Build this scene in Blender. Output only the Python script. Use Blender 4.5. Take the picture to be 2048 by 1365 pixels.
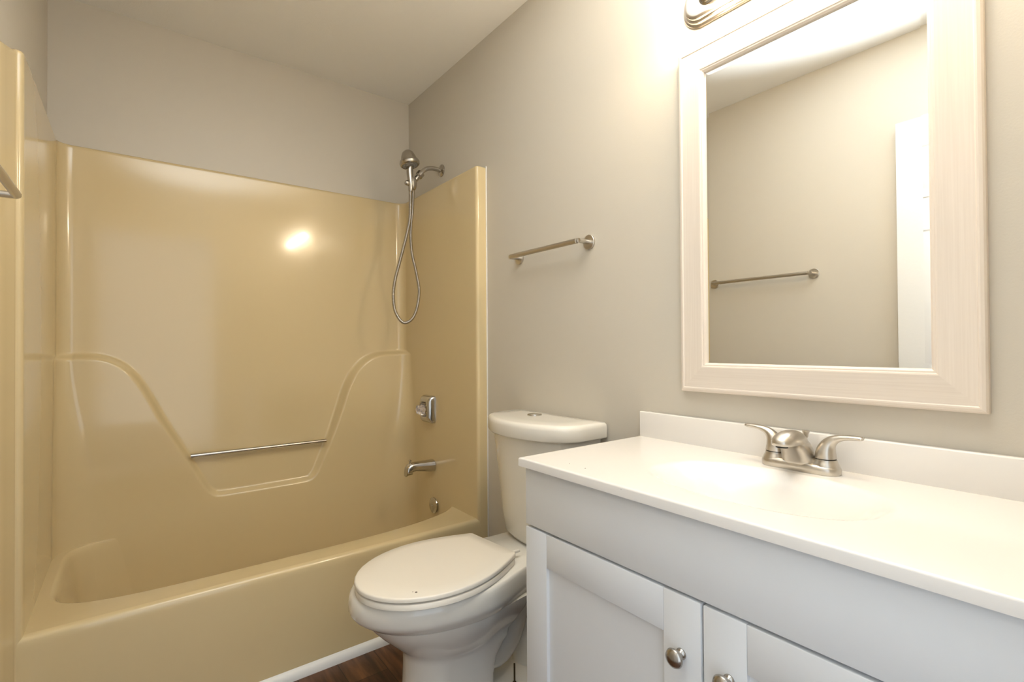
import bpy, bmesh, math, random
import numpy as np
from mathutils import Vector, Matrix
random.seed(4)
PI = math.pi
SC = bpy.context.scene
COL = SC.collection
for o in list(bpy.data.objects): bpy.data.objects.remove(o)

# ------------------------------------------------------------------ camera
cam_d = bpy.data.cameras.new('camera'); cam = bpy.data.objects.new('camera', cam_d); COL.objects.link(cam)
CAM = Vector((-1.2149, -2.5226, 1.1032))
fwd = Vector((0.606477, 0.795049, 0.009147)); rgt = Vector((0.795101, -0.606442, -0.006489)); upv = Vector((-0.000388, -0.011208, 0.999937))
M = Matrix((rgt, upv, -fwd)).transposed().to_4x4(); M.translation = CAM
cam.matrix_world = M
cam_d.sensor_width = 36.0; cam_d.lens = 994.87 / 2048 * 36; cam_d.clip_start = 0.02
SC.camera = cam
# ------------------------------------------------------------------ world, light, exposure
SC.view_settings.view_transform = 'Standard'; SC.view_settings.look = 'None'
SC.view_settings.gamma = 1.0; SC.view_settings.exposure = 0.60; SC.view_settings.use_curve_mapping = False
w = bpy.data.worlds.new('hall_daylight'); SC.world = w; w.use_nodes = True
w.node_tree.nodes['Background'].inputs[0].default_value = (0.80, 0.90, 1.0, 1); w.node_tree.nodes['Background'].inputs[1].default_value = 1.3
BULB_STRENGTH = 76.0
# the photographer's flash, turned up at the ceiling
fl = bpy.data.lights.new('camera_flash', 'SPOT'); fl.energy = 360; fl.color = (0.84, 0.92, 1.0); fl.spot_size = math.radians(60); fl.spot_blend = 1.0; fl.shadow_soft_size = 0.03
flo = bpy.data.objects.new('camera_flash', fl); COL.objects.link(flo)
flo.location = (-1.02, -2.44, 1.22); flo.rotation_euler = Vector((0.22, 0.42, 1.0)).to_track_quat('-Z', 'Y').to_euler()
# ------------------------------------------------------------------ materials
def mat(name, col, rough=0.5, metal=0.0, coat=0.0, bump=None, var=None, **kw):
    m = bpy.data.materials.new(name); m.use_nodes = True; nt = m.node_tree; N = nt.nodes; L = nt.links
    b = N['Principled BSDF']; b.inputs['Base Color'].default_value = (*col, 1); b.inputs['Roughness'].default_value = rough
    b.inputs['Metallic'].default_value = metal; b.inputs['Coat Weight'].default_value = coat; b.inputs['Coat Roughness'].default_value = 0.06
    for k, v in kw.items(): b.inputs[k.replace('_', ' ')].default_value = v
    if bump or var:
        tc = N.new('ShaderNodeTexCoord')
    if bump:
        sc, st, dist = bump
        n = N.new('ShaderNodeTexNoise'); n.inputs['Scale'].default_value = sc; n.inputs['Detail'].default_value = 4
        L.new(tc.outputs['Object'], n.inputs['Vector'])
        bp = N.new('ShaderNodeBump'); bp.inputs['Strength'].default_value = st; bp.inputs['Distance'].default_value = dist
        L.new(n.outputs['Fac'], bp.inputs['Height']); L.new(bp.outputs['Normal'], b.inputs['Normal'])
    if var:
        sc, col2, stretch = var
        mp = N.new('ShaderNodeMapping'); mp.inputs['Scale'].default_value = stretch
        L.new(tc.outputs['Object'], mp.inputs['Vector'])
        n = N.new('ShaderNodeTexNoise'); n.inputs['Scale'].default_value = sc; n.inputs['Detail'].default_value = 6; n.inputs['Roughness'].default_value = 0.6
        L.new(mp.outputs['Vector'], n.inputs['Vector'])
        r = N.new('ShaderNodeMapRange'); r.inputs[1].default_value = 0.3; r.inputs[2].default_value = 0.7
        L.new(n.outputs['Fac'], r.inputs[0])
        mx = N.new('ShaderNodeMix'); mx.data_type = 'RGBA'; mx.inputs[6].default_value = (*col, 1); mx.inputs[7].default_value = (*col2, 1)
        L.new(r.outputs[0], mx.inputs[0]); L.new(mx.outputs[2], b.inputs['Base Color'])
    return m
M_wall = mat('wall_paint', (0.60, 0.555, 0.475), 0.42, bump=(260, 0.10, 0.002))
M_ceil = mat('ceiling_paint', (0.90, 0.88, 0.83), 0.9, bump=(180, 0.2, 0.003))
M_tub = mat('tan_gelcoat', (0.66, 0.53, 0.305), 0.14, coat=0.3, bump=(5, 0.05, 0.006))
M_trim = mat('white_trim_paint', (0.80, 0.79, 0.76), 0.35)
M_caulk = mat('white_caulk', (0.85, 0.83, 0.78), 0.5)
M_china = mat('white_china', (0.80, 0.77, 0.70), 0.12, coat=0.4)
M_seat = mat('seat_plastic', (0.80, 0.75, 0.66), 0.25)
M_nickel = mat('brushed_nickel', (0.60, 0.56, 0.50), 0.31, metal=1.0)
M_steel = mat('brushed_steel', (0.46, 0.43, 0.39), 0.24, metal=1.0)
M_plate = mat('polished_nickel', (0.66, 0.60, 0.53), 0.18, metal=1.0)
M_chrome = mat('chrome', (0.56, 0.54, 0.51), 0.09, metal=1.0)
M_dark = mat('dark_gap', (0.02, 0.018, 0.015), 0.6)
M_counter = mat('cultured_marble', (0.82, 0.79, 0.75), 0.16, coat=0.3)
M_cab = mat('cabinet_paint', (0.77, 0.785, 0.80), 0.38)
M_door = mat('door_paint', (0.82, 0.82, 0.81), 0.35, bump=(90, 0.15, 0.002))
M_mirror = mat('mirror_silver', (0.93, 0.94, 0.93), 0.0, metal=1.0)
M_rod = mat('tarnished_brass', (0.12, 0.09, 0.05), 0.4, metal=1.0)
M_acr = mat('clear_acrylic', (0.95, 0.88, 0.84), 0.05, Transmission_Weight=0.85, IOR=1.46)
M_rubber = mat('grey_nozzle_rubber', (0.30, 0.28, 0.25), 0.5)
M_speck = mat('speck_dirt', (0.12, 0.09, 0.07), 0.8)
FR = ((0.79, 0.71, 0.625), (0.73, 0.645, 0.56))
M_frame_h = mat('whitewashed_wood_horizontal', FR[0], 0.4, var=(9, FR[1], (6, 0.5, 30)))
M_frame_v = mat('whitewashed_wood_vertical', FR[0], 0.4, var=(9, FR[1], (6, 30, 0.5)))
def bulb_mat():
    m = bpy.data.materials.new('lit_frosted_bulb'); m.use_nodes = True; b = m.node_tree.nodes['Principled BSDF']
    b.inputs['Base Color'].default_value = (0.9, 0.88, 0.8, 1); b.inputs['Emission Color'].default_value = (1.0, 0.82, 0.585, 1); b.inputs['Emission Strength'].default_value = BULB_STRENGTH
    return m
M_bulb = bulb_mat()
def floor_mat():
    m = bpy.data.materials.new('dark_wood_vinyl_plank'); m.use_nodes = True; nt = m.node_tree; N = nt.nodes; L = nt.links; b = N['Principled BSDF']
    tc = N.new('ShaderNodeTexCoord'); mp = N.new('ShaderNodeMapping'); mp.inputs['Rotation'].default_value = (0, 0, PI / 2); L.new(tc.outputs['Object'], mp.inputs['Vector'])
    br = N.new('ShaderNodeTexBrick'); br.offset = 0.37; br.inputs['Scale'].default_value = 1.0; br.inputs['Brick Width'].default_value = 0.9; br.inputs['Row Height'].default_value = 0.13
    br.inputs['Mortar Size'].default_value = 0.0012; br.inputs['Color1'].default_value = (0.075, 0.028, 0.012, 1); br.inputs['Color2'].default_value = (0.13, 0.055, 0.022, 1); br.inputs['Mortar'].default_value = (0.02, 0.008, 0.004, 1)
    L.new(mp.outputs['Vector'], br.inputs['Vector'])
    m2 = N.new('ShaderNodeMapping'); m2.inputs['Scale'].default_value = (14, 1.5, 1); L.new(tc.outputs['Object'], m2.inputs['Vector'])
    n = N.new('ShaderNodeTexNoise'); n.inputs['Scale'].default_value = 2.6; n.inputs['Detail'].default_value = 8; n.inputs['Distortion'].default_value = 0.6; L.new(m2.outputs['Vector'], n.inputs['Vector'])
    r = N.new('ShaderNodeMapRange'); r.inputs[1].default_value = 0.3; r.inputs[2].default_value = 0.7; r.inputs[3].default_value = 0.35; r.inputs[4].default_value = 1.9; L.new(n.outputs['Fac'], r.inputs[0])
    mx = N.new('ShaderNodeMix'); mx.data_type = 'RGBA'; mx.blend_type = 'MULTIPLY'; mx.inputs[0].default_value = 1; L.new(br.outputs['Color'], mx.inputs[6]); L.new(r.outputs[0], mx.inputs[7])
    L.new(mx.outputs[2], b.inputs['Base Color']); b.inputs['Roughness'].default_value = 0.35
    return m
M_floor = floor_mat()

# ------------------------------------------------------------------ mesh helpers (world coordinates in, origin of the thing subtracted)
ORG = {}
def link(name, verts, faces, m, parent=None, smooth=True, auto=None):
    off = ORG.get(parent.name, Vector((0, 0, 0))) if parent else Vector((0, 0, 0))
    me = bpy.data.meshes.new(name); me.from_pydata([tuple(Vector(v) - off) for v in verts], [], faces); me.update()
    bm = bmesh.new(); bm.from_mesh(me); bmesh.ops.recalc_face_normals(bm, faces=bm.faces)
    if auto is not None:
        for e in bm.edges:
            e.smooth = not (len(e.link_faces) == 2 and e.calc_face_angle(0) > math.radians(auto))
    bm.to_mesh(me); bm.free()
    for p in me.polygons: p.use_smooth = smooth
    me.materials.append(m)
    o = bpy.data.objects.new(name, me); COL.objects.link(o)
    if parent: o.parent = parent
    ORG[o.name] = off
    return o
def thing(name, label, cat, loc, group=None):
    o = bpy.data.objects.new(name, None); COL.objects.link(o); o.location = loc; o.empty_display_size = 0.05
    o['label'] = label; o['category'] = cat
    if group: o['group'] = group
    ORG[o.name] = Vector(loc)
    return o
class MB:
    def __init__(s): s.v = []; s.f = []
    def add(s, v, f):
        b = len(s.v); s.v += [tuple(x) for x in v]; s.f += [tuple(i + b for i in q) for q in f]; return s
    def box(s, x0, x1, y0, y1, z0, z1, bev=0.0, seg=2):
        bm = bmesh.new(); bmesh.ops.create_cube(bm, size=1)
        for v in bm.verts: v.co = Vector((x0 + (v.co.x + .5) * (x1 - x0), y0 + (v.co.y + .5) * (y1 - y0), z0 + (v.co.z + .5) * (z1 - z0)))
        if bev > 0: bmesh.ops.bevel(bm, geom=list(bm.edges), offset=bev, segments=seg, profile=0.5, affect='EDGES')
        bm.verts.index_update()
        s.add([v.co.copy() for v in bm.verts], [[v.index for v in f.verts] for f in bm.faces]); bm.free(); return s
    def loft(s, rings, cap0=True, cap1=True, closed=True):
        n = len(rings[0]); b = []
        for r in rings: b += list(r)
        f = []
        for i in range(len(rings) - 1):
            for j in range(n if closed else n - 1):
                k = (j + 1) % n; f.append((i * n + j, i * n + k, (i + 1) * n + k, (i + 1) * n + j))
        if cap0: f.append(tuple(range(n - 1, -1, -1)))
        if cap1: f.append(tuple((len(rings) - 1) * n + j for j in range(n)))
        return s.add(b, f)
    def lathe(s, prof, org, ax, n=32):      # prof: (radius, distance along ax)
        ax = Vector(ax).normalized(); org = Vector(org)
        a = ax.orthogonal().normalized(); b = ax.cross(a)
        rings = [[org + ax * h + (a * math.cos(2 * PI * j / n) + b * math.sin(2 * PI * j / n)) * max(r, 1e-5) for j in range(n)] for r, h in prof]
        return s.loft(rings)
    def tube(s, pts, rad, n=16):
        P = [Vector(p) for p in pts]; m = len(P)
        R = rad if isinstance(rad, (list, tuple)) else [rad] * m
        T = [(P[min(i + 1, m - 1)] - P[max(i - 1, 0)]).normalized() for i in range(m)]
        a = T[0].orthogonal().normalized(); rings = []
        for i in range(m):
            a = (a - T[i] * a.dot(T[i])).normalized(); b = T[i].cross(a)
            rings.append([P[i] + (a * math.cos(2 * PI * j / n) + b * math.sin(2 * PI * j / n)) * R[i] for j in range(n)])
        return s.loft(rings)
    def done(s, name, m, parent=None, smooth=True, auto=35): return link(name, s.v, s.f, m, parent, smooth, auto)
def spline(pts, k=8):
    P = [Vector(p) for p in pts]; out = []
    for i in range(len(P) - 1):
        p0 = P[max(i - 1, 0)]; p1 = P[i]; p2 = P[i + 1]; p3 = P[min(i + 2, len(P) - 1)]
        for j in range(k):
            t = j / k
            out.append(0.5 * ((2 * p1) + (p2 - p0) * t + (2 * p0 - 5 * p1 + 4 * p2 - p3) * t * t + (3 * p1 - p0 - 3 * p2 + p3) * t ** 3))
    out.append(P[-1]); return out
def struct(o, kind='structure'): o['kind'] = kind; return o

# ------------------------------------------------------------------ the room
W = 1.469; H = 2.44; YR = -2.60
struct(MB().box(-W - 0.1, 0.1, -4.2, 0.1, -0.05, 0.0).done('floor', M_floor, smooth=False))
struct(MB().box(-W - 0.1, 0.1, YR - 0.1, 0.1, H, H + 0.05).done('ceiling', M_ceil, smooth=False))
struct(MB().box(-W - 0.1, -W, YR - 0.1, 0.1, 0, H).done('wall_left', M_wall, smooth=False))
struct(MB().box(0, 0.1, YR - 0.1, 0.1, 0, H).done('wall_right', M_wall, smooth=False))
struct(MB().box(-W, 0, 0, 0.1, 0, H).done('wall_back', M_wall, smooth=False))
r = MB(); r.box(-0.64, 0, YR - 0.1, YR, 0, H); r.box(-W, -1.42, YR - 0.1, YR, 0, H); r.box(-1.42, -0.64, YR - 0.1, YR, 2.06, H)
struct(r.done('wall_rear', M_wall, smooth=False))
struct(MB().box(-0.014, 0.0, -1.580, -0.768, 0, 0.085, 0.003).done('baseboard_right', M_trim))
struct(MB().box(-W, -W + 0.014, -1.80, -0.83, 0, 0.085, 0.003).done('baseboard_left', M_trim))
# thin caulk bead between the tub flange and the right wall
struct(MB().box(-0.0035, 0.0, -0.758, -0.7525, 0.087, 1.878, 0.001).done('trim_1', M_caulk))
# white quarter-round along the foot of the tub
qr = [(-0.7525, 0.0), (-0.771, 0.0), (-0.7705, 0.010), (-0.767, 0.020), (-0.760, 0.028), (-0.7525, 0.031)]
m_ = MB(); m_.loft([[(x, y, z) for y, z in qr] for x in (-W + 0.014, -0.014)]); struct(m_.done('trim_2', M_trim, auto=50))
# open door folded back against the left wall
dr = struct(MB().box(-1.452, -1.420, -2.575, -1.832, 0.012, 2.045, 0.002).done('door_1', M_door))
for (ya, yb) in ((-2.475, -2.262), (-2.145, -1.932)):
    for (za, zb) in ((0.25, 0.80), (0.98, 1.58), (1.70, 1.93)):
        p = MB(); w1 = 0.012
        ring = lambda d, x: [(x, ya + d, za + d), (x, yb - d, za + d), (x, yb - d, zb - d), (x, ya + d, zb - d)]
        p.loft([ring(0, -1.4205), ring(0.004, -1.4165), ring(0.012, -1.4165), ring(0.018, -1.4195), ring(0.034, -1.4195), ring(0.045, -1.4155)], cap0=False)
        p.done('door_panel', M_door, dr, auto=20)
k = MB(); k.lathe([(0.032, 0), (0.032, 0.004), (0.012, 0.008), (0.011, 0.03), (0.024, 0.036), (0.027, 0.048), (0.022, 0.058), (0.0, 0.061)], (-1.42, -1.885, 0.90), (1, 0, 0))
k.done('door_handle', M_nickel, dr)

# ------------------------------------------------------------------ one-piece tub and shower surround
tub = thing('tub_shower_unit', 'tan one-piece moulded bathtub with tall glossy surround walls filling the alcove', 'bathtub', (-0.74, -0.40, 0))
XL, XR, YF, YB = -1.438, -0.050, -0.753, -0.024
RIM = 0.367
def sm(t): t = np.clip(t, 0, 1); return t * t * (3 - 2 * t)
outline = spline([Vector((a, b, 0)) for a, b in [(-1.40, 1.087), (-1.33, 1.085), (-1.28, 1.072), (-1.239, 1.047), (-1.205, 1.012), (-1.175, .965), (-1.14, .895), (-1.109, .825), (-1.06, .73), (-1.01, .635), (-.968, .552), (-.947, .512), (-.930, .493), (-.905, .485), (-.80, .484), (-.68, .485), (-.565, .487), (-.542, .494), (-.527, .511), (-.512, .545), (-.491, .595), (-.467, .655), (-.42, .79), (-.395, .87), (-.368, .937), (-.34, .985), (-.30, 1.03), (-.251, 1.062), (-.20, 1.077), (-.14, 1.082), (-.06, 1.083)]], 24)
OX = np.array([p.x for p in outline]); OZ = np.array([p.y for p in outline])
def surround():
    zs = [0.09, 0.13, 0.18, 0.23, 0.28, 0.32] + list(np.arange(0.352, 1.101, 0.0045)) + list(np.linspace(1.12, 1.862, 20)) + [1.868, 1.8725, 1.875, 1.875]
    doff = [0] * (len(zs) - 4) + [0, -0.002, -0.007, -0.04]
    nback = 270; narc = 22; nside = 44
    verts = []; 
    for z, dz in zip(zs, doff):
        t = float(sm((1.12 - max(z, 0.36)) / 0.72)); rc = 0.045 + 0.085 * t
        rf = 0.013
        pts = []; reg = []
        pts += [(-1.4685, -0.835), (-1.4655, -0.826), (-1.462, -0.808), (-1.458, -0.788), (-1.4535, -0.768), (-1.4515, -0.757)]; reg += [0] * 6
        for a in np.linspace(0, PI / 2, 7): pts.append((XL - rf + rf * math.sin(a), YF + rf - rf * math.cos(a))); reg.append(0)
        for u in np.linspace(0, 1, nside + 2)[1:-1]: pts.append((XL, YF + rf + (YB - rc - YF - rf) * u)); reg.append(1)
        for a in np.linspace(PI, PI / 2, narc): pts.append((XL + rc + rc * math.cos(a), YB - rc + rc * math.sin(a))); reg.append(2)
        for u in np.linspace(0, 1, nback + 2)[1:-1]: pts.append((XL + rc + (XR - rc - XL - rc) * u, YB)); reg.append(3)
        for a in np.linspace(PI / 2, 0, narc): pts.append((XR - rc + rc * math.cos(a), YB - rc + rc * math.sin(a))); reg.append(2)
        for u in np.linspace(0, 1, nside + 2)[1:-1]: pts.append((XR, YB - rc + (YF + rf - YB + rc) * u)); reg.append(1)
        for a in np.linspace(PI / 2, 0, 7): pts.append((XR + rf - rf * math.sin(a), YF + rf - rf * math.cos(a))); reg.append(0)
        pts += [(-0.016, YF), (-0.001, YF)]; reg += [0, 0]
        P = np.array(pts); T = np.gradient(P, axis=0); T /= np.linalg.norm(T, axis=1)[:, None]
        Nn = np.stack([T[:, 1], -T[:, 0]], 1)         # inward normal
        reg = np.array(reg)
        amp = np.zeros(len(P))
        zt = 1.085
        # back and corners
        sd = np.full(len(P), zt - z)
        bi = np.where(reg == 3)[0]
        if z < 1.12:
            D = np.sqrt((P[bi, 0][:, None] - OX[None]) ** 2 + (z - OZ[None]) ** 2).min(1)
            zo = np.interp(P[bi, 0], OX, OZ)
            sd[bi] = np.where(z < zo, D, -D)
        a = 0.052 * sm(sd / 0.027)
        # the shelf fades out along the side walls
        dist = np.maximum(0, (YB - rc) - P[:, 1])
        side = np.where(reg == 1, 1 - sm(dist / 0.17), np.where(reg == 0, 0, 1.0))
        lip = 0.006 * sm(sd / 0.02) * np.where(reg == 1, 1 - sm((dist - 0.25) / 0.2), 0)
        lip = np.where(P[:, 0] < -0.7, lip, 0)
        a = np.where(reg == 1, a * side * 0.9 + lip * (1 - side), a)
        a = np.where(reg == 0, 0, a)
        low = 1.0 - 0.55 * float(sm((0.85 - z) / 0.42))
        Q = P + Nn * dz
        yc = YB - rc
        wgt = np.where(reg == 1, np.clip((P[:, 1] - YF) / (yc - YF), 0, 1) ** 3, np.where(reg == 0, 0, 1.0))
        a = np.where(reg == 3, a, 0.052 * sm((zt - z) / 0.027))
        Q[:, 1] -= a * wgt * low
        Q[:, 0] = np.clip(Q[:, 0], -W + 0.0006, -0.0006); Q[:, 1] = np.minimum(Q[:, 1], -0.0006)
        # gentle fall of the top edge at the rolled front corner
        zz = z
        for q in range(len(Q)):
            fall = 0.0
            if q < 14 and z > 1.2:
                fall = (0.004 + 0.026 * max(0, 1 - q / 5.5) ** 0.8) * (z - 1.2) / 0.675
            verts.append((Q[q, 0], Q[q, 1], zz - fall))
    n = len(P); f = []
    for i in range(len(zs) - 1):
        for j in range(n - 1): f.append((i * n + j, i * n + j + 1, (i + 1) * n + j + 1, (i + 1) * n + j))
    o = link('surround', verts, f, M_tub, tub, True, None)
    # front flange strips running down to the floor on both sides
    return o
surround()
def basin():
    cx, cy, a, bf, bb = -0.742, -0.372, 0.690, 0.278, 0.335
    th = sorted(set([round(2 * PI * i / 200, 5) for i in range(200)] + [round(math.atan2(y - cy, x - cx) % (2 * PI), 5) for x in (-1.452, -0.036) for y in (-0.735, -0.010)]))
    def se(t, k, sh=0.0):
        c, s = math.cos(t), math.sin(t)
        n = (5.0 if c < 0 else 3.0) if s < 0 else (7.0 if c < 0 else 12.0)
        a = 0.668 if c < 0 else 0.745
        shx = sh * (1 if c < 0 else 0.15); shy = sh * (0.6 if s < 0 else 0.05)
        if sh < 0: shx = shy = sh
        b_ = (bf if s < 0 else bb)
        rr = (abs(c / (a * k - shx)) ** n + abs(s / (b_ * k - shy)) ** n) ** (-1 / n)
        return min(cx + rr * c, -0.037), min(cy + rr * s, -0.011)
    def rect(t):
        c, s = math.cos(t), math.sin(t); x0, x1, y0, y1 = -1.452 - cx, -0.036 - cx, -0.735 - cy, -0.010 - cy
        k = min((x1 if c > 0 else x0) / c if abs(c) > 1e-9 else 9, (y1 if s > 0 else y0) / s if abs(s) > 1e-9 else 9)
        return cx + k * c, cy + k * s
    R = [[(*rect(t), RIM) for t in th]]
    R.append([(*se(t, 1.0, -0.004), RIM + 0.0) for t in th])
    for sh, z in ((0.000, RIM - 0.001), (0.006, RIM - 0.006), (0.011, RIM - 0.016), (0.016, RIM - 0.035), (0.030, 0.25), (0.048, 0.15), (0.062, 0.105), (0.085, 0.080), (0.13, 0.068), (0.20, 0.064)):
        R.append([(*se(t, 1.0, sh), z) for t in th])
    m = MB(); m.loft(R, cap0=False)
    # apron: rolled front edge and skirt
    prof = [(-0.735, RIM), (-0.741, RIM - 0.0008), (-0.7465, RIM - 0.0035), (-0.7505, RIM - 0.0075), (-0.7525, RIM - 0.013), (-0.7528, RIM - 0.03), (-0.7518, 0.22), (-0.7505, 0.08), (-0.7503, 0.001)]
    xs = [-1.4683, -1.452, -1.3, -0.7, -0.2, -0.036, -0.0008]
    m.loft([[(x, y, z) for y, z in prof] for x in xs], False, False, closed=False)
    return m.done('tub_basin', M_tub, tub, auto=50)
basin()
g = MB(); g.tube([(-1.022, -0.054, 0.650), (-0.469, -0.054, 0.648)], 0.0085, 20); g.done('grab_bar', M_steel, tub)
g = MB(); g.lathe([(0.034, 0), (0.038, 0.003), (0.037, 0.007), (0.030, 0.011), (0.0, 0.013)], (-0.0535, -0.372, 0.333), (-1, 0, 0.03)); 
g.lathe([(0.004, 0.0125), (0.0035, 0.0145), (0, 0.015)], (-0.0535, -0.372, 0.333), (-1, 0, 0.03), 12)
op = g.done('overflow_plate', M_chrome, tub)
g = MB(); g.lathe([(0.0, 0), (0.03, 0.0), (0.032, 0.003), (0.02, 0.006), (0.0, 0.007)], (-0.30, -0.375, 0.0635), (0, 0, 1)); g.done('drain', M_chrome, tub)

# tub valve trim
vy, vz = -0.330, 0.795
v = thing('shower_valve', 'chrome shower valve plate with clear faceted knob on right end of tub surround', 'valve', (-0.05, vy, vz))
def rr_ring(x, hy, hz, r, n=8, cy=0, cz=0):
    out = []
    for (sy, sz, a0) in ((1, 1, 0), (-1, 1, PI / 2), (-1, -1, PI), (1, -1, 1.5 * PI)):
        for i in range(n):
            a = a0 + PI / 2 * i / (n - 1); out.append((x, cy + sy * (hy - r) + r * math.cos(a), cz + sz * (hz - r) + r * math.sin(a)))
    return out
m = MB(); m.loft([rr_ring(x, hy, hz, r, cy=vy, cz=vz) for x, hy, hz, r in ((-0.0503, .054, .067, .014), (-0.056, .054, .067, .014), (-0.066, .0525, .066, .015), (-0.076, .050, .061, .016), (-0.084, .046, .053, .018), (-0.089, .041, .045, .020), (-0.0905, .038, .041, .022), (-0.088, .034, .037, .022), (-0.074, .030, .033, .022), (-0.068, .026, .029, .020))])
m.done('escutcheon', M_chrome, v, auto=22)
m = MB(); m.lathe([(0.024, 0), (0.024, 0.006), (0.016, 0.010), (0.014, 0.018)], (-0.067, vy, vz), (-1, 0, 0)); m.done('stem_collar', M_chrome, v)
m = MB()
prof = [(0.014, 0.0), (0.021, 0.004), (0.024, 0.011), (0.019, 0.018), (0.017, 0.020), (0.021, 0.025), (0.022, 0.032), (0.017, 0.039), (0.008, 0.042)]
rings = []
for r_, h in prof:
    rings.append([Vector((-0.083 - h, vy + r_ * (1 + 0.10 * math.cos(6 * t)) * math.cos(t), vz + r_ * (1 + 0.10 * math.cos(6 * t)) * math.sin(t))) for t in [2 * PI * j / 48 for j in range(48)]])
m.loft(rings); m.done('faceted_knob', M_acr, v, auto=20)

# tub spout
sy, sz = -0.355, 0.523
sp = thing('tub_spout', 'chrome tub spout with lift diverter below the shower valve', 'spout', (-0.05, sy, sz))
m = MB(); R = []
for x, zc, hy, hz in ((-0.052, .523, .029, .029), (-0.075, .5235, .028, .028), (-0.11, .527, .026, .0245), (-0.145, .530, .0245, .0215), (-0.168, .5285, .024, .022), (-0.182, .522, .022, .024), (-0.192, .512, .019, .022), (-0.196, .503, .015, .014)):
    R.append([Vector((x, sy + hy * math.cos(t) * (abs(math.cos(t)) ** -0.25 if abs(math.cos(t)) > .01 else 1), zc + hz * math.sin(t) * (abs(math.sin(t)) ** -0.25 if abs(math.sin(t)) > .01 else 1))) for t in [2 * PI * j / 40 for j in range(40)]])
m.loft(R); nose = lambda hx, hy, z, cx_: [Vector((cx_ + hx * abs(math.cos(t)) ** 0.5 * (1 if math.cos(t) > 0 else -1), sy + hy * abs(math.sin(t)) ** 0.5 * (1 if math.sin(t) > 0 else -1), z)) for t in [2 * PI * j / 40 for j in range(40)]]
m.loft([nose(.0130, .0180, .538, -.1740), nose(.0165, .0215, .530, -.1765), nose(.0170, .0220, .512, -.1795), nose(.0165, .0215, .500, -.1810), nose(.0155, .0205, .4985, -.1810)])
m.done('spout_body', M_chrome, sp, auto=50)
m = MB(); m.lathe([(0.0035, 0), (0.0035, 0.012), (0.0075, 0.014), (0.008, 0.018), (0.005, 0.0205), (0, 0.021)], (-0.173, sy, 0.545), (0, 0, 1), 20); m.done('diverter_knob', M_chrome, sp)

# hand shower
SY = -0.367
sh = thing('hand_shower', 'nickel hand shower on a curved arm with looped metal hose above the tub', 'shower head', (-0.001, SY, 1.969))
m = MB(); m.lathe([(0.030, 0), (0.0295, 0.004), (0.022, 0.009), (0.012, 0.012), (0.0115, 0.016)], (-0.001, SY, 1.969), (-1, 0, 0)); m.done('wall_flange', M_steel, sh)
m = MB(); m.tube(spline([(-0.006, SY, 1.969), (-0.030, SY, 1.971), (-0.055, SY, 1.970), (-0.082, SY, 1.962), (-0.103, SY, 1.946), (-0.120, SY, 1.927)], 6), 0.0105, 20); m.done('shower_arm', M_steel, sh)
d = Vector((-0.62, 0, -0.785)).normalized()
m = MB(); m.lathe([(0.015, 0), (0.0185, 0.003), (0.0185, 0.024), (0.015, 0.028), (0.012, 0.030), (0.0115, 0.05), (0.010, 0.055)], (-0.112, SY, 1.936), d, 28); m.done('swivel_nut', M_steel, sh)
m = MB(); m.loft([[Vector((-0.160 + hx * math.cos(t), SY + hy * math.sin(t), z)) for t in [2 * PI * j / 32 for j in range(32)]] for z, hx, hy in ((1.905, .016, .014), (1.898, .021, .017), (1.880, .023, .018), (1.860, .021, .017), (1.850, .018, .014), (1.846, .012, .010))])
m.lathe([(0.006, 0), (0.012, 0.003), (0.013, 0.012), (0.010, 0.02)], (-0.176, SY - 0.002, 1.872), (-1, 0, 0.1), 20)
m.done('cradle', M_steel, sh)
hd = Vector((0.13, -0.17, -0.97)).normalized()          # the way the spray face looks
m = MB(); 
HC = Vector((-0.176, SY - 0.006, 1.968))
m.lathe([(0.0, -0.062), (0.014, -0.060), (0.026, -0.050), (0.033, -0.034), (0.038, -0.016), (0.0385, -0.013), (0.044, -0.010), (0.0475, 0.0), (0.045, 0.010), (0.040, 0.014), (0.0385, 0.0135), (0.037, 0.011), (0, 0.011)], HC, hd, 40)
hh = m.done('spray_head', M_steel, sh, auto=30)
m = MB(); m.lathe([(0.0, 0.0105), (0.036, 0.0105), (0.036, 0.0128), (0.024, 0.0135), (0.0235, 0.016), (0.012, 0.0165), (0, 0.0165)], HC, hd, 36)
a = hd.orthogonal().normalized(); b = hd.cross(a)
for rr, nn in ((0.031, 20), (0.018, 12), (0.008, 6)):
    for j in range(nn):
        t = 2 * PI * j / nn; m.lathe([(0.0016, 0), (0.0012, 0.004), (0, 0.0042)], HC + hd * (0.0130 if rr > .025 else .0162) + (a * math.cos(t) + b * math.sin(t)) * rr, hd, 8)
m.done('spray_face', M_rubber, sh)
m = MB(); m.tube(spline([(-0.172, SY, 1.955), (-0.1735, SY - 0.001, 1.93), (-0.172, SY - 0.003, 1.90), (-0.170, SY - 0.005, 1.87), (-0.170, SY - 0.005, 1.845), (-0.171, SY - 0.004, 1.835)], 4), [0.0165 - 0.0070 * (i / 20) ** 1.3 for i in range(21)], 20); m.done('handle', M_steel, sh)
hp = [(-0.172, 1.842), (-0.174, 1.715), (-0.192, 1.625), (-0.224, 1.506), (-0.251, 1.404), (-0.258, 1.325), (-0.244, 1.255), (-0.202, 1.213), (-0.151, 1.25), (-0.125, 1.354), (-0.138, 1.449), (-0.161, 1.549), (-0.166, 1.644), (-0.156, 1.755), (-0.152, 1.852)]
hp3 = spline([(x, SY - 0.004 + 0.012 * i / 14, z) for i, (x, z) in enumerate(hp)], 60)
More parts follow.
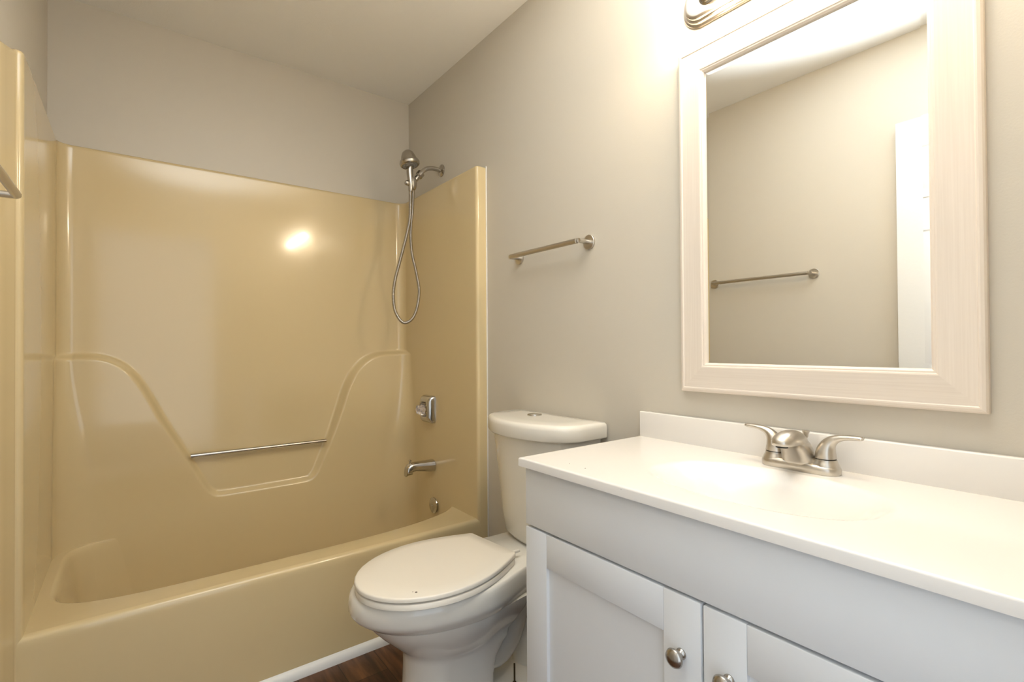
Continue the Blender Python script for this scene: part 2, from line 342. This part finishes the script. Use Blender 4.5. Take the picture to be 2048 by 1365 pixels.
# resample by length, ribbed radius
L_ = [0]; 
for i in range(1, len(hp3)): L_.append(L_[-1] + (hp3[i] - hp3[i - 1]).length)
step = 0.0011; n = int(L_[-1] / step); pts = []; rad = []; j = 0
for i in range(n):
    s_ = i * step
    while j < len(L_) - 2 and L_[j + 1] < s_: j += 1
    t = (s_ - L_[j]) / max(1e-9, L_[j + 1] - L_[j]); pts.append(hp3[j].lerp(hp3[j + 1], t)); rad.append((0.0080, 0.0077, 0.0064, 0.0064, 0.0077)[i % 5])
m = MB(); m.tube(pts, rad, 12); m.done('metal_hose', M_steel, sh, auto=None)

# ------------------------------------------------------------------ towel bars
def towel_bar(nm, label, wallx, sgn, y0, y1, z, off):
    t = thing(nm, label, 'towel bar', (wallx, (y0 + y1) / 2, z), 'brushed nickel towel bars')
    xb = wallx + sgn * off
    m = MB(); m.tube([(xb, y0 + 0.010, z), (xb, y0 + 0.009, z), (xb, y1 - 0.009, z), (xb, y1 - 0.010, z)], [0.0075, 0.009, 0.009, 0.0075], 24); m.done('bar', M_nickel, t, auto=40)
    for y in (y0, y1):
        m = MB(); m.lathe([(0.0245, 0.0), (0.0245, 0.0065), (0.0235, 0.0075), (0.0, 0.0075)], (wallx, y, z), (sgn, 0, 0), 40)
        m.lathe([(0.0075, 0.005), (0.0075, off)], (wallx, y, z), (sgn, 0, 0), 20); m.done('post', M_nickel, t, auto=30)
    return t
towel_bar('towel_bar', 'short nickel towel bar on the wall between the shower and the mirror', 0.0, -1, -1.362, -0.985, 1.447, 0.052)
towel_bar('towel_bar', 'long nickel towel bar at the far left edge, also seen in the mirror', -W, 1, -1.487, -0.965, 1.447, 0.048)

# ------------------------------------------------------------------ toilet
TY = -1.190
to = thing('toilet', 'white two-piece toilet with closed lid between the tub and the vanity', 'toilet', (-0.40, TY, 0))
def lerp_tab(tab, x):
    if x <= tab[0][0]: return tab[0][1]
    for (a_, b_), (c_, d_) in zip(tab, tab[1:]):
        if x <= c_: return b_ + (d_ - b_) * (x - a_) / (c_ - a_)
    return tab[-1][1]
def egg(xf, xb, tab, z, n=40, sc=1.0, dy=0):          # outline from the front tip round one side to the back and home again
    # smooth parameter: dense near the tip
    us = [0.5 - 0.5 * math.cos(PI * i / n) for i in range(n + 1)]
    L = xb - xf; up = []; dn = []
    for u in us:
        h = lerp_tab(tab, u) * sc; up.append((xf + L * u, TY + dy + h, z)); dn.append((xf + L * u, TY + dy - h, z))
    return up + dn[::-1][1:-1] if up[0][1] == dn[0][1] else up + dn[::-1]
def tabspl(t):
    p = spline([Vector((a_, b_, 0)) for a_, b_ in t], 6); return [(q.x, max(q.y, 0)) for q in p]
def halfell(umax, hw, tail):       # ellipse from the tip to umax then the listed tail points
    t = [(umax * (1 - math.cos(PI / 2 * i / 10)), hw * math.sin(PI / 2 * i / 10)) for i in range(11)]
    return t + tail
rim_t = halfell(0.39, 0.193, tabspl([(0.39, 0.193), (0.48, 0.187), (0.58, 0.165), (0.67, 0.142), (0.76, 0.131), (0.9, 0.130), (1.0, 0.128)])[1:])
bowl_t = halfell(0.50, 0.193, tabspl([(0.50, 0.193), (0.65, 0.188), (0.80, 0.172), (0.93, 0.161), (0.98, 0.157), (1.0, 0.145)])[1:])
leg_t = halfell(0.40, 0.098, tabspl([(0.40, 0.098), (0.6, 0.103), (0.85, 0.104), (0.96, 0.102), (0.99, 0.096), (1.0, 0.085)])[1:])
m = MB(); R = []
for z, xf, xb, tb, s in ((0.0, -.604, -.345, leg_t, 1.08), (0.05, -.598, -.347, leg_t, 1.02), (0.12, -.592, -.347, leg_t, .99), (0.17, -.590, -.335, leg_t, 1.0), (0.205, -.591, -.312, leg_t, 1.03), (0.222, -.594, -.300, leg_t, 1.08), (0.236, -.606, -.288, bowl_t, .635), (0.262, -.634, -.268, bowl_t, .715), (0.292, -.664, -.248, bowl_t, .80), (0.320, -.690, -.235, bowl_t, .865), (0.340, -.705, -.225, bowl_t, .89)):
    R.append(egg(xf, xb, tb, z, sc=s))
m.loft(R); R = []
for z, xf, xb, tb, s in ((0.328, -.685, -.060, rim_t, .84), (0.341, -.710, -.036, rim_t, .905), (0.354, -.728, -.026, rim_t, .950), (0.364, -.740, -.021, rim_t, .985), (0.376, -.7475, -.020, rim_t, 1.0), (0.400, -.7485, -.020, rim_t, 1.0), (0.416, -.745, -.020, rim_t, .993), (0.423, -.739, -.022, rim_t, .975), (0.426, -.730, -.026, rim_t, .95)):
    R.append(egg(xf, xb, tb, z, sc=s))
m.loft(R)
# trapway at the rear and the foot
m.tube(spline([(-0.36, TY, 0.20), (-0.30, TY, 0.13), (-0.245, TY, 0.16), (-0.205, TY, 0.25), (-0.165, TY, 0.30), (-0.13, TY, 0.26), (-0.125, TY, 0.14), (-0.13, TY, 0.02)], 6), 0.062, 28)
m.tube(spline([(-0.33, TY, 0.24), (-0.26, TY, 0.26), (-0.19, TY, 0.33), (-0.17, TY, 0.37)], 6), 0.07, 24)
foot_t = halfell(0.25, 0.115, tabspl([(0.25, 0.115), (0.5, 0.122), (0.8, 0.118), (1.0, 0.100)])[1:])
m.loft([egg(-.600, -.07, foot_t, 0.0, sc=1.0), egg(-.598, -.072, foot_t, 0.022, sc=1.0), egg(-.590, -.080, foot_t, 0.034, sc=.95), egg(-.575, -.095, foot_t, 0.040, sc=.86)])
m.done('bowl', M_china, to, auto=60)
seat_t = halfell(0.50, 0.181, tabspl([(0.50, 0.181), (0.60, 0.1775), (0.72, 0.165), (0.85, 0.143), (0.95, 0.122), (0.985, 0.114), (1.0, 0.106)])[1:])
RA = math.radians(5.5)                       # the lid sits a little skewed on its hinges
def turn(x, y):
    a_, b_ = x + 0.500, y + 1.207
    return -0.500 + a_ * math.cos(RA) - b_ * math.sin(RA), -1.207 + a_ * math.sin(RA) + b_ * math.cos(RA)
def eggr(xf, xb, tab, z, sc=1.0):
    return [(*turn(x, y), z_) for x, y, z_ in egg(xf, xb, tab, z, sc=sc, dy=-1.207 - TY)]
m = MB(); m.loft([eggr(-.735, -.284, seat_t, .4275, sc=.98), eggr(-.739, -.280, seat_t, .430, sc=1.0), eggr(-.739, -.280, seat_t, .4425, sc=1.0), eggr(-.736, -.282, seat_t, .4450, sc=.985)]); m.done('seat', M_seat, to, auto=50)
lidt = seat_t
m = MB(); m.loft([eggr(-.722, -.290, lidt, .4450, sc=.92), eggr(-.722, -.290, lidt, .4500, sc=.92)]); m.done('bumper_gap', M_dark, to)
m = MB(); m.loft([eggr(-.736, -.280, lidt, .4490, sc=.985), eggr(-.7405, -.277, lidt, .4505, sc=1.0), eggr(-.7405, -.277, lidt, .4580, sc=1.0), eggr(-.739, -.278, lidt, .4605, sc=.994), eggr(-.735, -.280, lidt, .4620, sc=.980), eggr(-.66, -.32, lidt, .4632, sc=.80), eggr(-.56, -.40, lidt, .4638, sc=.4)]); m.done('seat_lid', M_seat, to, auto=60)
m = MB(); m.lathe([(0, 0), (0.0035, 0.0002), (0.003, 0.0008), (0, 0.001)], (-.628, -1.335, .4622), (0, 0, 1), 10); m.lathe([(0, 0), (0.002, 0.0002), (0, 0.001)], (-.634, -1.328, .4622), (0, 0, 1), 8); m.done('dirt_speck', M_speck, to)
for s_ in (-1, 1):
    m = MB(); m.box(-.285, -.262, TY + s_ * .075 - .016, TY + s_ * .075 + .016, .4262, .4405, .003); m.done('hinge', M_seat, to)
m = MB(); m.box(-.272, -.232, -1.270, -1.261, .4445, .4520, .001); hc = m.done('hinge_cap', mat('clear_plastic_tab', (0.75, 0.72, 0.66), 0.3), to)
TK = -1.213
def tank_ring(z, hw, xfc, xfs, xb=-0.014, n=28, r=0.03):
    out = []
    for i in range(n + 1):          # curved front from one side to the other
        u = -1 + 2 * i / n; y = hw * math.sin(u * PI / 2) if False else hw * u
        x = xfs + (xfc - xfs) * (1 - abs(u) ** 2.2)
        # round the front corners
        if abs(u) > 0.86:
            q = (abs(u) - 0.86) / 0.14; x += 0.024 * (1 - math.sqrt(max(0, 1 - q * q)))
        out.append((x, TK + y, z))
    for q in np.linspace(0, 1, 6)[1:]: out.append((out[n][0] + (xb - out[n][0]) * q if q < 1 else xb, TK + hw, z))
    for q in np.linspace(0, 1, 6)[:]: out.append((xb, TK + hw - 2 * hw * q, z)) if 0 < q < 1 else None
    for q in np.linspace(0, 1, 6)[:-1]: out.append((xb + (out[0][0] - xb) * q, TK - hw, z))
    return out
m = MB(); m.loft([tank_ring(z, hw, a_, b_) for z, hw, a_, b_ in ((.427, .140, -.150, -.120), (.432, .150, -.160, -.130), (.445, .157, -.168, -.138), (.50, .166, -.178, -.142), (.62, .182, -.196, -.142), (.74, .196, -.214, -.146), (.803, .204, -.224, -.148))]); m.done('tank', M_china, to, auto=50)
m = MB(); m.loft([tank_ring(z, hw, a_, b_, xb_) for z, hw, a_, b_, xb_ in ((.8030, .216, -.236, -.150, -.012), (.8042, .2215, -.242, -.156, -.008), (.8080, .2230, -.244, -.158, -.006), (.840, .2235, -.2445, -.158, -.006), (.8490, .2220, -.2425, -.156, -.007), (.8540, .2180, -.237, -.151, -.010), (.8560, .211, -.228, -.143, -.016), (.8568, .15, -.17, -.12, -.05))]); m.done('tank_lid', M_china, to, auto=60)
m = MB(); bx, by = -0.040, -1.170
m.lathe([(0.0, 0), (0.026, 0), (0.026, 0.003), (0.0245, 0.0045), (0.0235, 0.0045), (0.023, 0.003)], (bx - .045, by, .8562), (0, 0, 1), 36)
m.box(bx - .0455, bx - .0445, by - .022, by + .022, .8587, .8610)
m.lathe([(0.0225, 0.003), (0.022, 0.0052), (0, 0.0056)], (bx - .045, by, .8562), (0, 0, 1), 36); m.done('flush_button', M_chrome, to, auto=30)
for s_ in (-1, 1):
    m = MB(); m.lathe([(0.0028, 0.0), (0.0028, 0.075), (0.0, 0.076)], (-.262, TY + s_ * .085, .030), (0, 0, 1), 10); m.lathe([(0.011, 0), (0.011, 0.003), (0.006, 0.004), (0.006, 0.010), (0, 0.010)], (-.262, TY + s_ * .085, .0385), (0, 0, 1), 6); m.done('floor_bolt', M_rod, to)

# ------------------------------------------------------------------ vanity cabinet, countertop, faucet
VY0, VY1 = -1.584, -2.506
va = thing('vanity_cabinet', 'white shaker bathroom vanity cabinet with two doors and nickel knobs', 'cabinet', (-0.23, -2.045, 0))
m = MB(); m.box(-0.441, -0.002, VY1, VY0, 0.09, 0.66); m.box(-0.441, -0.420, VY1, VY0, 0.60, 0.8125); m.box(-0.441, -0.002, VY0 - 0.016, VY0, 0.09, 0.8125); m.box(-0.441, -0.002, VY1, VY1 + 0.016, 0.09, 0.8125); m.box(-0.38, -0.002, VY1 + 0.01, VY0 - 0.01, 0.0, 0.09); m.done('body', M_cab, va, smooth=False)
m = MB(); m.box(-0.460, -0.4412, VY1, VY0, 0.6745, 0.8125, 0.0012); m.done('top_panel', M_cab, va)
def cab_door(ya, yb, ky):
    # ya > yb ; frame of stiles and rails with a set-back flat panel
    z0, z1 = 0.10, 0.6685
    d_ = MB(); d_.box(-0.452, -0.4412, yb + 0.06, ya - 0.06, z0 + .06, z1 - .06); dd = d_.done('door', M_cab, va, smooth=False)
    for (y0, y1, za, zb, nm) in ((ya - 0.0735, ya, z0, z1, 'stile'), (yb, yb + 0.0735, z0, z1, 'stile'), (yb + 0.0738, ya - 0.0738, z1 - 0.077, z1, 'rail'), (yb + 0.0738, ya - 0.0738, z0, z0 + 0.077, 'rail')):
        s_ = MB(); s_.box(-0.460, -0.4412, y0, y1, za, zb, 0.0011); s_.done(nm, M_cab, dd)
    kb = MB(); kb.lathe([(0.0095, 0), (0.0095, 0.002), (0.0065, 0.004), (0.0052, 0.008), (0.0055, 0.012), (0.0085, 0.0155), (0.0155, 0.0185), (0.0165, 0.021), (0.0150, 0.0245), (0.0105, 0.0275), (0.005, 0.029), (0, 0.0293)], (-0.460, ky, 0.568), (-1, 0, 0), 36)
    kb.done('knob', M_steel, dd, auto=None)
cab_door(VY0, -2.0475, -2.010); cab_door(-2.0525, VY1, -2.097)

ct = thing('countertop', 'white moulded vanity countertop with integral oval sink and backsplash', 'countertop', (-0.23, -2.045, 0.813))
CX0, CX1, CY0, CY1, CZ = -0.4755, -0.001, -2.516, -1.5755, 0.8335
def counter():
    cx, cy, ax, ay = -0.262, -2.045, 0.140, 0.215
    nx, ny = 96, 190
    bev = [0.0, 0.0008, 0.002, 0.0035]
    xs = [CX0 + b_ for b_ in bev] + list(np.linspace(CX0 + .006, -0.03, nx)) + [-0.012, CX1]
    ys = [CY0 + b_ for b_ in bev] + list(np.linspace(CY0 + .006, CY1 - .006, ny)) + [CY1 - b_ for b_ in bev[::-1]]
    vs = []
    for x in xs:
        for y in ys:
            q = (abs((x - cx) / ax) ** 2.4 + abs((y - cy) / ay) ** 2.2) ** (1 / 2.3)
            d1 = float(sm((1.0 - q) / 0.75)); d2 = float(sm((1.02 - q) / 0.13))
            z = CZ - 0.112 * d1 - 0.006 * d2
            e = min(x - CX0, y - CY0, CY1 - y)
            if e < 0.004: z -= 0.0035 * (1 - math.sqrt(max(0, 1 - (1 - e / 0.004) ** 2)))
            # faucet deck sits very slightly proud at the back
            vs.append((x, y, z))
    n = len(ys); f = [(i * n + j, i * n + j + 1, (i + 1) * n + j + 1, (i + 1) * n + j) for i in range(len(xs) - 1) for j in range(n - 1)]
    # skirt down and underside
    ring = [i * n for i in range(len(xs))][::-1] + [j for j in range(1, n)] + [i * n + n - 1 for i in range(1, len(xs))]
    base = len(vs)
    for r_ in ring: vs.append((vs[r_][0], vs[r_][1], 0.8135))
    for q in range(len(ring) - 1): f.append((ring[q], ring[q + 1], base + q + 1, base + q))
    return link('countertop_slab', vs, f, M_counter, ct, True, 60)
counter()
m = MB(); m.box(-0.0205, -0.0008, CY0 + 0.001, CY1 - 0.001, 0.831, 0.9065, 0.003, 3); m.done('backsplash', M_counter, ct)
m = MB(); m.lathe([(0, 0), (0.021, 0), (0.022, 0.002), (0.014, 0.004), (0.013, 0.007), (0, 0.0085)], (-0.262, -2.045, 0.7125), (0, 0, 1)); m.done('sink_drain', M_nickel, ct)
for (px_, py_, pz_, rr) in ((-.428, -1.752, CZ, .0016), (-.4745, -1.8925, .827, .0016), (-.425, -1.700, CZ, .0010)):
    m = MB(); m.lathe([(0, 0), (rr, 0.0001), (rr * .7, .0006), (0, .0008)], (px_, py_, pz_), (0, 0, 1), 8); m.done('dirt_speck', M_speck, ct)

FX, FY, FZ = -0.070, -2.043, CZ
fa = thing('faucet', 'brushed nickel two-handle faucet with arched spout behind the sink', 'faucet', (FX, FY, FZ))
def stad(z, hx, hl, n=12):
    out = []
    for s_, a0 in ((1, 0), (-1, PI)):
        for i in range(n + 1):
            a_ = a0 + PI * i / n; out.append((FX + hx * math.cos(a_), FY + s_ * (hl - hx) + hx * math.sin(a_), z))
    return out
m = MB(); m.loft([stad(FZ + z, hx, hl) for z, hx, hl in ((0.0002, .0275, .0775), (.004, .0285, .0785), (.011, .0285, .0785), (.015, .0270, .077), (.018, .0245, .0745), (.019, .021, .071))])
for s_ in (-1, 1):
    m.lathe([(0.0265, 0.010), (0.0255, 0.017), (0.0225, 0.023), (0.0205, 0.027), (0.0200, 0.030)], (FX, FY + s_ * .0508, FZ), (0, 0, 1), 36)
m.done('base', M_nickel, fa, auto=40)
for s_ in (-1, 1):
    hy = FY + s_ * .0508
    g = MB(); g.lathe([(0.0190, 0.0298), (0.0190, 0.0322)], (FX, hy, FZ), (0, 0, 1), 30); g.done('gasket', M_dark, fa)
    path = spline([(0, hy, FZ + .032), (0, hy, FZ + .042), (0, hy + s_ * .002, FZ + .052), (0, hy + s_ * .006, FZ + .0615), (0, hy + s_ * .013, FZ + .0695), (0, hy + s_ * .023, FZ + .0752), (0, hy + s_ * .036, FZ + .0785), (0, hy + s_ * .050, FZ + .0800), (0, hy + s_ * .0625, FZ + .0803), (0, hy + s_ * .0665, FZ + .0801)], 4)
    kw = [(.0200, .0200), (.0193, .0190), (.0175, .0168), (.0150, .0135), (.0122, .0102), (.0102, .0074), (.0093, .0056), (.0090, .0049), (.0088, .0046), (.0078, .0036)]
    R = []
    for q, p_ in enumerate(path):
        f_ = q / 4; i0 = min(int(f_), 8); fr = f_ - i0
        wx = kw[i0][0] * (1 - fr) + kw[i0 + 1][0] * fr; hz = kw[i0][1] * (1 - fr) + kw[i0 + 1][1] * fr
        tg = (path[min(q + 1, len(path) - 1)] - path[max(q - 1, 0)]).normalized(); nn_ = Vector((1, 0, 0)).cross(tg)
        R.append([(FX + wx * math.cos(t), p_.y + nn_.y * hz * math.sin(t), p_.z + nn_.z * hz * math.sin(t)) for t in [2 * PI * j / 32 for j in range(32)]])
    m = MB(); m.loft(R); m.done('lever_handle', M_nickel, fa, auto=60)
# spout: wide foot, rising forward into a short hood
R = []
for z, xb, xf, hw in ((.0150, -.0450, -.0978, .0330), (.0190, -.0452, -.0978, .0325), (.0300, -.0465, -.1050, .0305), (.0420, -.0495, -.1145, .0280), (.0520, -.0540, -.1270, .0262), (.0585, -.0578, -.1400, .0250), (.0600, -.0590, -.1600, .0240), (.0606, -.0592, -.1690, .0240), (.0625, -.0605, -.1705, .0240), (.0680, -.0655, -.1700, .0235), (.0730, -.0710, -.1675, .0222), (.0780, -.0780, -.1620, .0198), (.0825, -.0860, -.1535, .0162), (.0858, -.0950, -.1430, .0115), (.0872, -.1050, -.1320, .0060)):
    cx_, a_ = (xb + xf) / 2, (xb - xf) / 2; ring = []
    for j in range(48):
        t = 2 * PI * j / 48; c, s_ = math.cos(t), math.sin(t); rr_ = (abs(c) ** 2.8 + abs(s_) ** 2.8) ** (-1 / 2.8)
        ring.append((cx_ + a_ * rr_ * c, FY + hw * rr_ * s_, FZ + z))
    R.append(ring)
m = MB(); m.loft(R); sb = m.done('spout', M_nickel, fa, auto=55)
m = MB(); m.lathe([(0.0115, 0), (0.0115, 0.004), (0.0095, 0.0045), (0, 0.0035)], (-.152, FY, FZ + .0600), (-0.05, 0, -1), 24); m.done('aerator', M_dark, fa)
m = MB(); m.lathe([(0.0022, 0.0), (0.0022, 0.060), (0.0045, 0.063), (0.0048, 0.068), (0.0072, 0.074), (0.0074, 0.0765), (0, 0.0775)], (-.048, FY - .004, FZ + .004), (0, 0, 1), 20); m.done('lift_rod', M_nickel, fa)

# ------------------------------------------------------------------ framed mirror
MYL, MYR, MZ0, MZ1 = -1.7175, -2.3345, 0.9765, 1.8975; FW = 0.0775
mi = thing('wall_mirror', 'large rectangular mirror in a whitewashed wood frame above the vanity', 'mirror', (0.0, (MYL + MYR) / 2, MZ0))
prof = [(0.0, 0.0005), (0.0, 0.016), (0.003, 0.0205), (0.008, 0.0225), (0.011, 0.0225), (0.013, 0.0205), (0.016, 0.0205), (0.066, 0.0262), (0.069, 0.0256), (0.0702, 0.0240), (0.0737, 0.0236), (0.0755, 0.0215), (FW, 0.0195), (FW, 0.0135), (0.02, 0.0005)]
prof = [(a_, b_) for a_, b_ in prof]
corners = [(MYL, MZ0, -1, 1), (MYL, MZ1, -1, -1), (MYR, MZ1, 1, -1), (MYR, MZ0, 1, 1)]
for i, (nm, mm) in enumerate((('side_stile', M_frame_v), ('top_rail', M_frame_h), ('side_stile', M_frame_v), ('bottom_rail', M_frame_h))):
    A = corners[i]; B = corners[(i + 1) % 4]
    m = MB(); m.loft([[(-h, A[0] + A[2] * u, A[1] + A[3] * u) for u, h in prof], [(-h, B[0] + B[2] * u, B[1] + B[3] * u) for u, h in prof]]); m.done(nm, mm, mi, auto=12)
# bevelled glass
gy0, gy1, gz0, gz1 = MYL - FW + .002, MYR + FW - .002, MZ0 + FW - .002, MZ1 - FW + .002
gr = lambda d_, x: [(x, gy0 - d_, gz0 + d_), (x, gy0 - d_, gz1 - d_), (x, gy1 + d_, gz1 - d_), (x, gy1 + d_, gz0 + d_)]
m = MB(); m.loft([gr(0, -0.0122), gr(0, -0.0142), gr(0.013, -0.0145)], cap0=True, cap1=True); m.done('mirror_glass', M_mirror, mi, smooth=False)

# ------------------------------------------------------------------ bar light over the mirror
LZ = 2.014; LY0, LY1 = -1.728, -2.342
li = thing('vanity_light', 'nickel bar light with globe bulbs above the mirror', 'wall light', (0.0, (LY0 + LY1) / 2, LZ))
def plate(x, d_):
    hy = (LY0 - LY1) / 2 - d_; hz = 0.060 - d_; r_ = 0.056 - d_ * 0.95
    return rr_ring(x, hy, hz, max(r_, .01), 10, (LY0 + LY1) / 2, LZ)
m = MB(); m.loft([plate(x, d_) for x, d_ in ((-.0005, 0), (-.005, 0), (-.007, .0015), (-.008, .006), (-.012, .0065), (-.015, .008), (-.016, .013), (-.020, .0135), (-.0235, .015), (-.025, .020), (-.0255, .024))]); m.done('back_plate', M_plate, li, auto=30)
for i in range(4):
    y = -1.812 - i * 0.1487
    m = MB(); m.lathe([(0.024, 0.0), (0.024, 0.003), (0.019, 0.006), (0.0185, 0.034), (0.0165, 0.036), (0.0165, 0.030)], (-.025, y, LZ), (-1, 0, 0), 32); s_ = m.done('socket', M_chrome, li, auto=30)
    rb = 0.031; pr = [(0.0125, 0.026), (0.0135, 0.032)] + [(rb * math.sin(t), 0.036 + rb + 0.004 - rb * math.cos(t)) for t in np.linspace(0.38, PI, 18)]
    m = MB(); m.lathe(pr, (-.025, y, LZ), (-1, 0, 0), 32); m.done('bulb', M_bulb, li)
